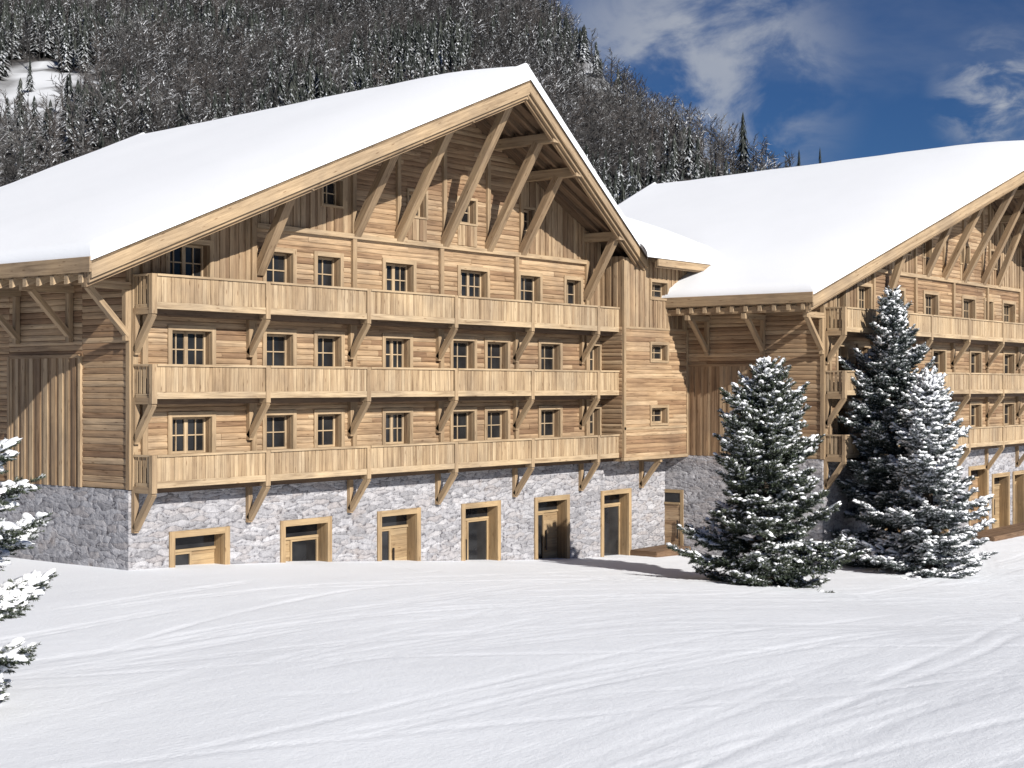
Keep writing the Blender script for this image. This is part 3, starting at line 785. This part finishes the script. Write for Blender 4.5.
def spruce(name, base, H, R, label, needle, seed, snow=0.5, nl=0.085, twigd=1.0, tilt=(0, 0), full=0.66, lean=None, snowscale=1.0, group=None):
    r = np.random.default_rng(seed)
    root = empty(name, base, label, 'spruce', group)
    NV = []; NR = []; NF = []; SV = []; SF = []; so = 0; BV = []; BF = []; bo = 0
    def tube(P, rad, sides=5):
        nonlocal bo
        P = np.asarray(P)
        for i, (p, ra) in enumerate(zip(P, rad)):
            d = P[min(i + 1, len(P) - 1)] - P[max(i - 1, 0)]; d = d / (np.linalg.norm(d) + 1e-9)
            a = np.cross(d, (0.3, 0.9, 0.2)); a /= np.linalg.norm(a); b = np.cross(d, a)
            for k in range(sides):
                th = 2 * pi * k / sides; BV.append(p + (a * cos(th) + b * sin(th)) * ra)
        for i in range(len(P) - 1):
            for k in range(sides):
                k2 = (k + 1) % sides
                BF.append((bo + i * sides + k, bo + i * sides + k2, bo + (i + 1) * sides + k2, bo + (i + 1) * sides + k))
        bo += len(P) * sides
    tube([(0, 0, -.3), (0.02, 0, H * .3), (0, .02, H * .65), (0, 0, H * .99)], [.022 * H, .016 * H, .009 * H, .01], 7)
    trunk_nV = None
    def brush(p, q, rad, shade, n, fr=.3):
        d = q - p; L = np.linalg.norm(d); d = d / L
        a = np.cross(d, (0, 0, 1.0)); a /= (np.linalg.norm(a) + 1e-6); b = np.cross(d, a)
        t = r.random(n) ** 0.8; th = r.random(n) * 2 * pi
        rr = rad * (0.75 + .5 * r.random(n)) * (1.05 - .55 * t)
        rad_dir = np.cos(th)[:, None] * a + np.sin(th)[:, None] * b
        o = p + d * (t * L)[:, None]
        tip = o + rad_dir * rr[:, None] + d * (rad * 0.75 * (.6 + .6 * r.random(n)))[:, None]
        tan = np.cross(rad_dir, d) * (0.19 * rad)
        tri = np.stack([o - tan, o + tan, tip], 1)
        NV.append(tri.reshape(-1, 3)); fz = (r.random(n) < fr * np.clip(.55 + 1.2 * rad_dir[:, 2], 0, 1.4)) * (.45 + .55 * r.random(n))
        f3 = np.zeros((n, 3)); f3[:, 2] = fz; f3[:, 0] = fz * .5; f3[:, 1] = fz * .5; NF.append(f3.ravel())
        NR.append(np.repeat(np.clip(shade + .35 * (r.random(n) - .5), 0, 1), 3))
    def lump(p, d, sx, sy, sz, big=False):
        nonlocal so
        d = d / np.linalg.norm(d); a = np.cross((0, 0, 1.0), d); a /= (np.linalg.norm(a) + 1e-6); b = np.cross(d, a)
        V0 = ICO_V if big else ICO1_V; F0 = ICO_F if big else ICO1_F
        nz = 1 + .55 * (np.sin(V0 @ r.normal(0, 2.2, 3) + r.random() * 6) * .5 + np.sin(V0 @ r.normal(0, 3.6, 3)) * .4)
        v = V0 * nz[:, None]
        zz = np.where(v[:, 2] < 0, v[:, 2] * .35, v[:, 2])
        SV.append(p + np.outer(v[:, 0] * sx, d) + np.outer(v[:, 1] * sy, a) + np.outer(zz * sz, b)); SF.append(F0 + so); so += len(V0)
    z = 0.18 if H > 3 else 0.1; ga = r.random() * 6
    while z < H * 0.985:
        f = z / H
        prof = R * (1 - f) ** full * (0.66 + 0.34 * min(1, z / 0.9))
        ga += 2.399 + r.normal(0, .25)
        # lobes: some sides of the tree reach further than others
        L = max(.16, prof * (0.86 + .24 * sin(ga * 2 + seed + z * 1.1) + r.normal(0, .15)))
        el = -0.20 + 1.0 * f ** 1.3 + r.normal(0, .16)         # lower boughs droop, upper ones rise
        dirh = np.array([cos(ga), sin(ga), 0])
        side = np.array([-sin(ga), cos(ga), 0])
        npt = 7; P = []
        for i in range(npt):
            t = i / (npt - 1)
            P.append(np.array([0, 0, z]) + dirh * (L * t * cos(el)) + np.array([0, 0, 1]) * (L * (sin(el) * t - .16 * (1 - f) * t * (1 - t) * 2 + .10 * t ** 3)) + side * (.06 * L * sin(t * 3 + ga)))
        P = np.array(P)
        if L > .35: tube(P, np.linspace(max(.012, .016 * L), .006, npt), 4)
        nt = max(4, int(L * 9.5 * twigd))
        snow_here = snow * (0.55 + .9 * (vnoise(ga * .9 + z * 1.7, seed + z * .8) + .5)) * (0.75 + .5 * f)
        if L > .45 and r.random() < snow_here * 1.9:               # a connected pad of snow bending the bough
            q0 = .5 + .25 * r.random(); m = max(2, int(L * (1 - q0) * 7))
            for k in range(m + 1):
                t = q0 + (1.0 - q0) * k / m
                i = min(int(t * (npt - 1)), npt - 2); w = t * (npt - 1) - i
                p = P[i] * (1 - w) + P[i + 1] * w; d = P[i + 1] - P[i]
                g = snowscale * (1.0 - .45 * t) * (.75 + .5 * r.random())
                lump(p + side * r.normal(0, .05) + np.array([0, 0, nl * .45]), d, .17 * g, (.17 + .12 * r.random()) * g * min(1.3, .6 + L * .4), .095 * g, True)
        for k in range(nt + 1):
            t = 0.18 + .82 * (k + r.random() * .6) / (nt + .6) if k < nt else 1.0
            t = min(t, 1.0)
            i = min(int(t * (npt - 1)), npt - 2); w = t * (npt - 1) - i
            p = P[i] * (1 - w) + P[i + 1] * w; d = P[i + 1] - P[i]; d = d / np.linalg.norm(d)
            sgn = 1 if k % 2 else -1
            sl = np.array([-d[1], d[0], 0]); sl /= np.linalg.norm(sl) + 1e-9
            if k == nt: td = d; TL = .22 + .12 * L
            else:
                td = d * (.75 + .2 * r.random()) + sl * sgn * (.75 + .3 * r.normal()) + np.array([0, 0, r.normal(.02, .22)])
                td /= np.linalg.norm(td); TL = (0.16 + .36 * min(L, 1.8) * (1 - .62 * t)) * (.75 + .5 * r.random())
            droop = np.array([0, 0, -.12 * TL * (1 - f)])
            ends = [(p, p + td * TL + droop)]
            if TL > .32:                                           # side shoots
                s2 = np.cross(td, (0, 0, 1.0)); s2 /= np.linalg.norm(s2) + 1e-9
                for sg in (1, -1):
                    for tt in (.35, .65):
                        o = p + td * TL * tt; dd = td * .8 + s2 * sg * .7 + np.array([0, 0, r.normal(0, .15)]); dd /= np.linalg.norm(dd)
                        ends.append((o, o + dd * TL * (.55 - .3 * tt + .12 * r.random())))
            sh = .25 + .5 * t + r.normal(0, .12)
            for e, (a, b) in enumerate(ends):
                LL = np.linalg.norm(b - a)
                brush(a, b, nl * (.85 + .3 * r.random()), sh, max(7, int(LL * 95 * (.085 / nl) ** .6)), snow_here * (.35 + .6 * t))
                if r.random() < snow_here * (.14 + .5 * t) and LL > .08:
                    ps = a + (b - a) * (.45 + .35 * r.random()); ps = ps + np.array([0, 0, nl * .35])
                    g = snowscale * (.45 + .85 * r.random() ** 1.5)
                    lump(ps, b - a, min(LL * .5, .14) * g, .075 * g, .065 * g, nl < .08)
            if r.random() < snow_here * .22 * (0.4 + t):            # a thicker cushion over a whole twig
                lump(p + td * TL * .5 + np.array([0, 0, nl * .6]), td, TL * .5 * snowscale ** .5, (.10 + .05 * r.random()) * snowscale, .075 * snowscale, True)
        z += 0.034 + .034 * (1 - f)
    # leader
    brush(np.array([0, 0, H * .93]), np.array([0, 0, H]), nl * .9, .6, 40)
    V = np.concatenate(NV); n3 = len(V)
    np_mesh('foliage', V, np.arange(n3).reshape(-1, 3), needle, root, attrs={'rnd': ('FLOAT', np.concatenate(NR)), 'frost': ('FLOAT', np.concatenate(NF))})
    np_mesh('snow', np.concatenate(SV), np.concatenate(SF), BSNOW, root, smooth=True)
    np_mesh('trunk', np.array(BV), np.array(BF), BARK, root, smooth=True)
    return root
def gz(x, y): return float(ground_z(np.array([x]), np.array([y]))[0])
def place(px, row, k0):
    """ground point seen at picture column px and row, near k0 metres ahead"""
    best = None
    for k in np.arange(k0 * .75, k0 * 1.3, .05):
        p = Vector((CAM[0], CAM[1], 0)) + FWD * k + RGT * ((px - 512) / 1507 * k)
        z = gz(p.x, p.y); e = abs(386 + 1507 * (7 - z) / k - row)
        if best is None or e < best[0]: best = (e, k, p.x, p.y, z)
    return (best[2], best[3], best[4] - .05), best[1]
SPR = [
    (766, 585, 52.0, 222, 2.8, 'broad dark green spruce dusted with snow, standing alone before the link building', NEEDLE, 3, .50, .115, 1.5),
    (893, 566, 58.5, 277, 2.75, 'tallest blue-green spruce, its pointed top before the right chalet balconies', NEEDLEB, 8, .42, .105, 1.2),
    (930, 575, 54.0, 203, 2.2, 'very snowy smaller spruce standing right in front of the tallest one', NEEDLEB, 21, 1.5, .105, 1.25),
    (-88, 709, 27.2, 470, 2.85, 'near spruce cut off by the left photo edge, thick snow on its boughs', NEEDLE, 17, .55, .075, 1.6),
]
for (px, row, k0, hp, R, lb, nd, sd, sn, nl, td) in SPR:
    base, k = place(px, row, k0)
    spruce('snowy_spruce', base, hp * k / 1507, R * k / k0, lb, nd, sd, sn, nl, td, snowscale=1.15 if px < 0 else 1.0, full=1.1 if px < 0 else 0.66, group='snowy spruces before the chalets')

# ------------------------------------------------------------------ wooded mountainside
ZB = 350.0
def hill_local(Xc, Zc):
    """height above the valley in camera-side axes (right, ahead)"""
    Xc = np.asarray(Xc, float); Zc = np.asarray(Zc, float)
    front_ = 0.40 * (Zc - ZB)
    crest = np.interp(Xc, [-900, -200, 0, 30, 46, 62, 77, 88, 101, 112, 130, 200], [1100, 700, 335, 240, 180, 136, 112, 88, 70, 60, 20, -20])
    k = 9.0
    h = -k * np.log(np.exp(-np.clip(front_, -200, 900) / k) + np.exp(-np.clip(crest, -200, 900) / k))
    h = h + 9 * fbm(Xc * .012 + 4, Zc * .012, 3) + 4 * fbm(Xc * .05, Zc * .05 + 3, 3)
    return np.maximum(h, -6) 
def cam_to_world(Xc, Zc):
    return CAM[0] + FWD.x * Zc + RGT.x * Xc, CAM[1] + FWD.y * Zc + RGT.y * Xc
def hill():
    xs = np.linspace(-700, 520, 150); zs = np.linspace(330, 1500, 150)
    X, Zc = np.meshgrid(xs, zs, indexing='ij'); h = hill_local(X, Zc)
    wx, wy = cam_to_world(X, Zc)
    n, m = X.shape; I = np.arange(n * m).reshape(n, m)
    t = NT('wooded_slope'); co = t.n('ShaderNodeNewGeometry').outputs['Position']
    a = t.noise(co, .35, 5, .7); b = t.noise(co, .03, 3, .5)
    f = t.math('ADD', a, t.math('MULTIPLY', t.math('SUBTRACT', b, .5), .5))
    t.l(t.ramp(f, [(.46, (.030, .026, .024)), (.62, (.07, .064, .06)), (.80, (.45, .46, .48))]), t.b.inputs['Base Color']); t.b.inputs['Roughness'].default_value = .9
    at = t.attr('glade')
    t.l(t.mix(at, t.b.inputs['Base Color'].links[0].from_socket, (.56, .575, .60)), t.b.inputs['Base Color'])
    gl = glade(X, Zc, h)
    o = np_mesh('mountain', np.stack([wx.ravel(), wy.ravel(), h.ravel()], 1), np.stack([I[:-1, :-1].ravel(), I[1:, :-1].ravel(), I[1:, 1:].ravel(), I[:-1, 1:].ravel()], 1), t.m, None, smooth=True, attrs={'glade': ('FLOAT', gl.ravel())})
    o['kind'] = 'structure'
def glade(Xc, Zc, h):
    # two open snowfields: one low on the left flank, one on the shoulder of the ridge
    a = ((Xc + 220) / 27) ** 2 + ((Zc - 690) / 66) ** 2 + 1.1 * ((Xc + 220) / 27) * ((Zc - 690) / 66)
    b = ((Xc - 44) / 9.5) ** 2 + ((Zc - 770) / 36) ** 2
    n = fbm(Xc * .07, Zc * .07, 4) * 2.0
    return np.clip(1.25 - np.minimum(a, b) * 1.0 + n, 0, 1)
hill()

def forest_mats():
    t = NT('bare_wood'); geo = t.n('ShaderNodeNewGeometry')
    r = t.attr('rnd'); sepn = t.n('ShaderNodeSeparateXYZ'); t.l(geo.outputs['Normal'], sepn.inputs[0])
    n = t.noise(geo.outputs['Position'], .5, 3, .6)
    base = t.ramp(r, [(0, (.020, .019, .018)), (.5, (.040, .038, .037)), (.85, (.060, .050, .045)), (1, (.10, .098, .096))])
    big = t.noise(geo.outputs['Position'], .035, 3, .6)
    up = t.math('ADD', t.math('ADD', sepn.outputs[2], t.math('MULTIPLY', t.math('SUBTRACT', big, .5), 1.3)), t.math('MULTIPLY', t.math('SUBTRACT', n, .5), 1.4))
    f = t.ramp(up, [(.60, (0, 0, 0)), (.86, (1, 1, 1))])
    t.l(t.mix(f, base, (.70, .71, .74)), t.b.inputs['Base Color']); t.b.inputs['Roughness'].default_value = .9
    u = NT('far_conifer'); geo = u.n('ShaderNodeNewGeometry')
    r = u.attr('rnd'); sepn = u.n('ShaderNodeSeparateXYZ'); u.l(geo.outputs['Normal'], sepn.inputs[0])
    n = u.noise(geo.outputs['Position'], .8, 3, .6)
    base = u.ramp(r, [(0, (.014, .018, .015)), (.6, (.028, .034, .028)), (1, (.05, .055, .045))])
    up = u.math('ADD', sepn.outputs[2], u.math('MULTIPLY', u.math('SUBTRACT', n, .5), 2.2))
    f = u.ramp(up, [(.62, (0, 0, 0)), (.95, (1, 1, 1))])
    u.l(u.mix(f, base, (.6, .62, .65)), u.b.inputs['Base Color']); u.b.inputs['Roughness'].default_value = .9
    return t.m, u.m
BAREM, CONM = forest_mats()

def spike(p, q, w):
    """thin three-sided twig tapering to a point: 3 triangles"""
    p = np.asarray(p, float); q = np.asarray(q, float); d = q - p; d /= np.linalg.norm(d) + 1e-9
    a = np.cross(d, (0.13, .31, 1.0)); a /= np.linalg.norm(a) + 1e-9; b = np.cross(d, a)
    R = [p + (a * cos(t) + b * sin(t)) * w for t in (0, 2.09, 4.19)]
    T = []
    for i in range(3): T.append([R[i], R[(i + 1) % 3], q])
    return T
def bare_proto(r):
    H = 1.0; T = []
    lean = r.normal(0, .04, 2)
    top = np.array([lean[0], lean[1], 1.0])
    T += spike((0, 0, -.05), top, .016)
    T += spike((0, 0, .0), top * .9 + np.array([r.normal(0, .03), r.normal(0, .03), 0]), .013)
    nb = 17
    for k in range(nb):
        f = .16 + .8 * (k + r.random()) / nb
        o = top * f; az = r.random() * 2 * pi; el = .35 + .5 * f + r.normal(0, .15)
        L = (.34 * (1 - abs(f - .45) * .9)) * (.7 + .5 * r.random())
        d = np.array([cos(az) * cos(el), sin(az) * cos(el), sin(el)])
        e = o + d * L; T += spike(o, e, .0100)
        for j in range(3):
            g = .3 + .6 * r.random(); d2 = d + r.normal(0, .5, 3); d2 /= np.linalg.norm(d2)
            p = o + d * L * g; T += spike(p, p + d2 * L * .55, .0072)
    return np.array(T)
def con_proto(r, layers=9):
    T = []
    T += spike((0, 0, -.05), (0, 0, 1.0), .02)
    for l in range(layers):
        f = .06 + .9 * l / layers; R = .20 * (1 - f) ** .85 + .012
        n = 9
        for k in range(n):
            az = 2 * pi * (k + r.random() * .7) / n; rr = R * (.65 + .6 * r.random()); dz = -.05 - .04 * r.random()
            c = np.array([0, 0, f + .085])
            a0, a1 = az - .42, az + .42
            p = np.array([cos(az) * rr, sin(az) * rr, f + dz])
            q0 = np.array([cos(a0) * rr * .45, sin(a0) * rr * .45, f + .02]); q1 = np.array([cos(a1) * rr * .45, sin(a1) * rr * .45, f + .02])
            T.append([c, q0, p]); T.append([c, p, q1]); T.append([q0, q1, p])
    return np.array(T)
def forest():
    r = np.random.default_rng(4)
    bp = [bare_proto(r) for _ in range(12)]; cp = [con_proto(r, 13) for _ in range(8)]
    BT, BR, CT, CR = [], [], [], []
    Zc = 470.0
    while Zc < 1180:
        Xc = -.37 * Zc - 20
        xmax = 135
        while Xc < xmax:
            x = Xc + r.normal(0, 2.2); z = Zc + r.normal(0, 2.6)
            Xc += 6.9 * (.8 + .4 * r.random())
            h = float(hill_local(x, z))
            if h < 8: continue
            # nothing is planted on the hidden far side of the ridge
            if float(hill_local(x, z + 14)) < h - 1.5 and h / z < float(hill_local(x * (z - 25) / z, z - 25)) / (z - 25) - .012: continue
            if float(glade(x, z, h)) > .35 and r.random() < .97: continue
            if max(float(glade(x * (z + q) / z, z + q, h)) for q in (15, 32)) > .6 and r.random() < .72: continue
            wx, wy = cam_to_world(x, z)
            patch = vnoise(x * .022 + 8, z * .018)
            a = r.random() * 2 * pi; ca, sa = cos(a), sin(a); Rm = np.array([[ca, -sa, 0], [sa, ca, 0], [0, 0, 1]])
            cr_ = np.interp(x, [0, 30, 46, 62, 77, 88, 101, 112, 130], [335, 240, 180, 136, 112, 88, 70, 60, 20])
            if h > cr_ - 22 and x > 0: patch -= .35
            if patch * 1.3 + .5 * (r.random() - .5) > .04:
                P = cp[r.integers(8)]; s = r.uniform(12, 26) if x < 15 else r.uniform(9, 20); sc = np.array([s * 1.15, s * 1.15, s]); L, Q = CT, CR; rv = r.random()
            else:
                P = bp[r.integers(12)]; s = r.uniform(13, 25) if x < 15 else r.uniform(11, 20); sc = np.array([s, s, s]); L, Q = BT, BR; rv = np.clip(.45 + vnoise(x * .03, z * .03 + 50) * 1.1 + r.normal(0, .2), 0, 1)
            L.append(((P * sc) @ Rm.T + np.array([wx, wy, h])).reshape(-1, 3)); Q.append(np.full(len(P) * 3, rv))
        Zc += 6.6
    for nm, L, Q, M, lb in (('bare_wood', BT, BR, BAREM, 'wood of leafless snow-dusted trees covering the mountainside'), ('conifer_wood', CT, CR, CONM, 'dark conifers scattered through the leafless wood on the mountainside')):
        V = np.concatenate(L)
        o = np_mesh(nm, V, np.arange(len(V)).reshape(-1, 3), M, None, attrs={'rnd': ('FLOAT', np.concatenate(Q))})
        o['kind'] = 'stuff'; o['label'] = lb; o['category'] = 'wood'
    # conifers one can tell apart
    def far_fir(px, Zc, row, lb, wid=1.0):
        x = (px - 512) / 1507 * Zc; h = float(hill_local(x, Zc)); wx, wy = cam_to_world(x, Zc)
        H = min(max((386 - row) / 1507 * Zc + 7 - h, 10), 34)
        root = empty('far_conifer', (wx, wy, h), lb, 'conifer', 'conifers one can tell apart on the mountainside')
        P = con_proto(r, 15) * np.array([H * wid, H * wid, H])
        V = P[3:].reshape(-1, 3); np_mesh('crown', V, np.arange(len(V)).reshape(-1, 3), CONM, root, attrs={'rnd': ('FLOAT', np.full(len(V), .3))})
        V = P[:3].reshape(-1, 3); np_mesh('trunk', V, np.arange(len(V)).reshape(-1, 3), BARK, root)
    far_fir(743, 556, 110, 'tall dark conifer rising above the bare wood on the descending ridge', .8)
    far_fir(799, 540, 148, 'small dark conifer on the skyline where the ridge meets the right roof', .6)
    far_fir(820, 545, 145, 'slim conifer standing alone on the skyline, last before the open sky', .4)
    far_fir(30, 705, 58, 'snow-flecked conifer standing in the open snow glade on the left flank', .9)
    far_fir(93, 680, 88, 'snow-flecked conifer at the lower right edge of the snow glade', 1.0)
forest()

# ------------------------------------------------------------------ light, sky, camera
SUND = Vector((-0.29, -1.0, 0.58)).normalized()
sun = bpy.data.lights.new('sun', 'SUN'); sun.energy = 4.2; sun.angle = radians(0.5); sun.color = (1.0, 0.96, 0.90)
so_ = bpy.data.objects.new('sun', sun); COL.objects.link(so_); so_.location = (-20, -60, 60)
so_.rotation_euler = SUND.to_track_quat('Z', 'Y').to_euler()
w = bpy.data.worlds.new('World'); scene.world = w; w.use_nodes = True
nt = w.node_tree; nt.nodes.clear()
out = nt.nodes.new('ShaderNodeOutputWorld'); bg = nt.nodes.new('ShaderNodeBackground'); nt.links.new(bg.outputs[0], out.inputs[0])
sky = nt.nodes.new('ShaderNodeTexSky'); sky.sky_type = 'NISHITA'; sky.sun_disc = False
sky.sun_elevation = math.asin(SUND.z); sky.sun_rotation = math.atan2(SUND.x, SUND.y)
sky.altitude = 1500; sky.air_density = 1.0; sky.dust_density = 0.3; sky.ozone_density = 2.5
def wn(t, **k):
    x = nt.nodes.new(t)
    for a, b in k.items(): setattr(x, a, b)
    return x
tint = wn('ShaderNodeMix', data_type='RGBA', blend_type='MULTIPLY'); tint.inputs[0].default_value = 1.0
nt.links.new(sky.outputs[0], tint.inputs[6]); tint.inputs[7].default_value = (0.135, 0.225, 0.36, 1)
tcw = wn('ShaderNodeTexCoord')
def cloud_fac(scale, zs, lo, hi, seed):
    mp = wn('ShaderNodeMapping'); nt.links.new(tcw.outputs['Generated'], mp.inputs[0]); mp.inputs['Scale'].default_value = (1, 1, zs); mp.inputs['Location'].default_value = (seed, seed * .7, seed * .3)
    n = wn('ShaderNodeTexNoise'); nt.links.new(mp.outputs[0], n.inputs['Vector']); n.inputs['Scale'].default_value = scale; n.inputs['Detail'].default_value = 7; n.inputs['Roughness'].default_value = .58; n.inputs['Distortion'].default_value = .4
    r = wn('ShaderNodeMapRange'); r.interpolation_type = 'SMOOTHSTEP'; nt.links.new(n.outputs[0], r.inputs[0]); r.inputs[1].default_value = lo; r.inputs[2].default_value = hi
    return r.outputs[0]
def sky_mask(px, py, r0, r1):
    d = (FWD + RGT * ((px - 512) / 1507) + Vector((0, 0, (386 - py) / 1507))).normalized()
    vm = wn('ShaderNodeVectorMath', operation='DISTANCE'); nt.links.new(tcw.outputs['Generated'], vm.inputs[0]); vm.inputs[1].default_value = d
    r = wn('ShaderNodeMapRange'); r.interpolation_type = 'SMOOTHSTEP'; nt.links.new(vm.outputs['Value'], r.inputs[0]); r.inputs[1].default_value = r1; r.inputs[2].default_value = r0
    return r.outputs[0]
def wm(op, a, b):
    m = wn('ShaderNodeMath', operation=op)
    for i, q in enumerate((a, b)):
        if hasattr(q, 'links'): nt.links.new(q, m.inputs[i])
        else: m.inputs[i].default_value = q
    return m.outputs[0]
# a broad soft bank over the ridge, a small brighter one farther right, thin veils elsewhere
bank = wm('MULTIPLY', cloud_fac(13.0, 1.7, .40, .63, 2.3), sky_mask(690, 75, .03, .125))
small = wm('MULTIPLY', cloud_fac(20.0, 2.4, .38, .62, 5.1), sky_mask(1000, 95, .008, .05))
veil = wm('MULTIPLY', cloud_fac(6.0, 2.2, .42, .75, 7.7), .14)
cfac = wm('MINIMUM', wm('ADD', wm('MULTIPLY', bank, .62), wm('ADD', wm('MULTIPLY', small, .75), veil)), .9)
class _M: outputs = [cfac]
mul = _M
cm = wn('ShaderNodeMix', data_type='RGBA'); nt.links.new(mul.outputs[0], cm.inputs[0]); nt.links.new(tint.outputs[2], cm.inputs[6]); cm.inputs[7].default_value = (4.0, 4.15, 4.4, 1)
nt.links.new(cm.outputs[2], bg.inputs[0]); bg.inputs[1].default_value = 0.08

cam = bpy.data.cameras.new('camera'); co_ = bpy.data.objects.new('camera', cam); COL.objects.link(co_)
co_.location = CAM; co_.rotation_euler = (radians(90), 0, YAW)
cam.sensor_width = 36; cam.lens = 36 * 1507 / 1024; cam.shift_y = 2 / 1024; cam.clip_start = 0.5; cam.clip_end = 6000
scene.camera = co_
vs = scene.view_settings; vs.view_transform = 'Standard'; vs.look = 'None'; vs.exposure = 0.68; vs.gamma = 1.0; vs.use_curve_mapping = False
scene.render.resolution_x = 1024; scene.render.resolution_y = 768
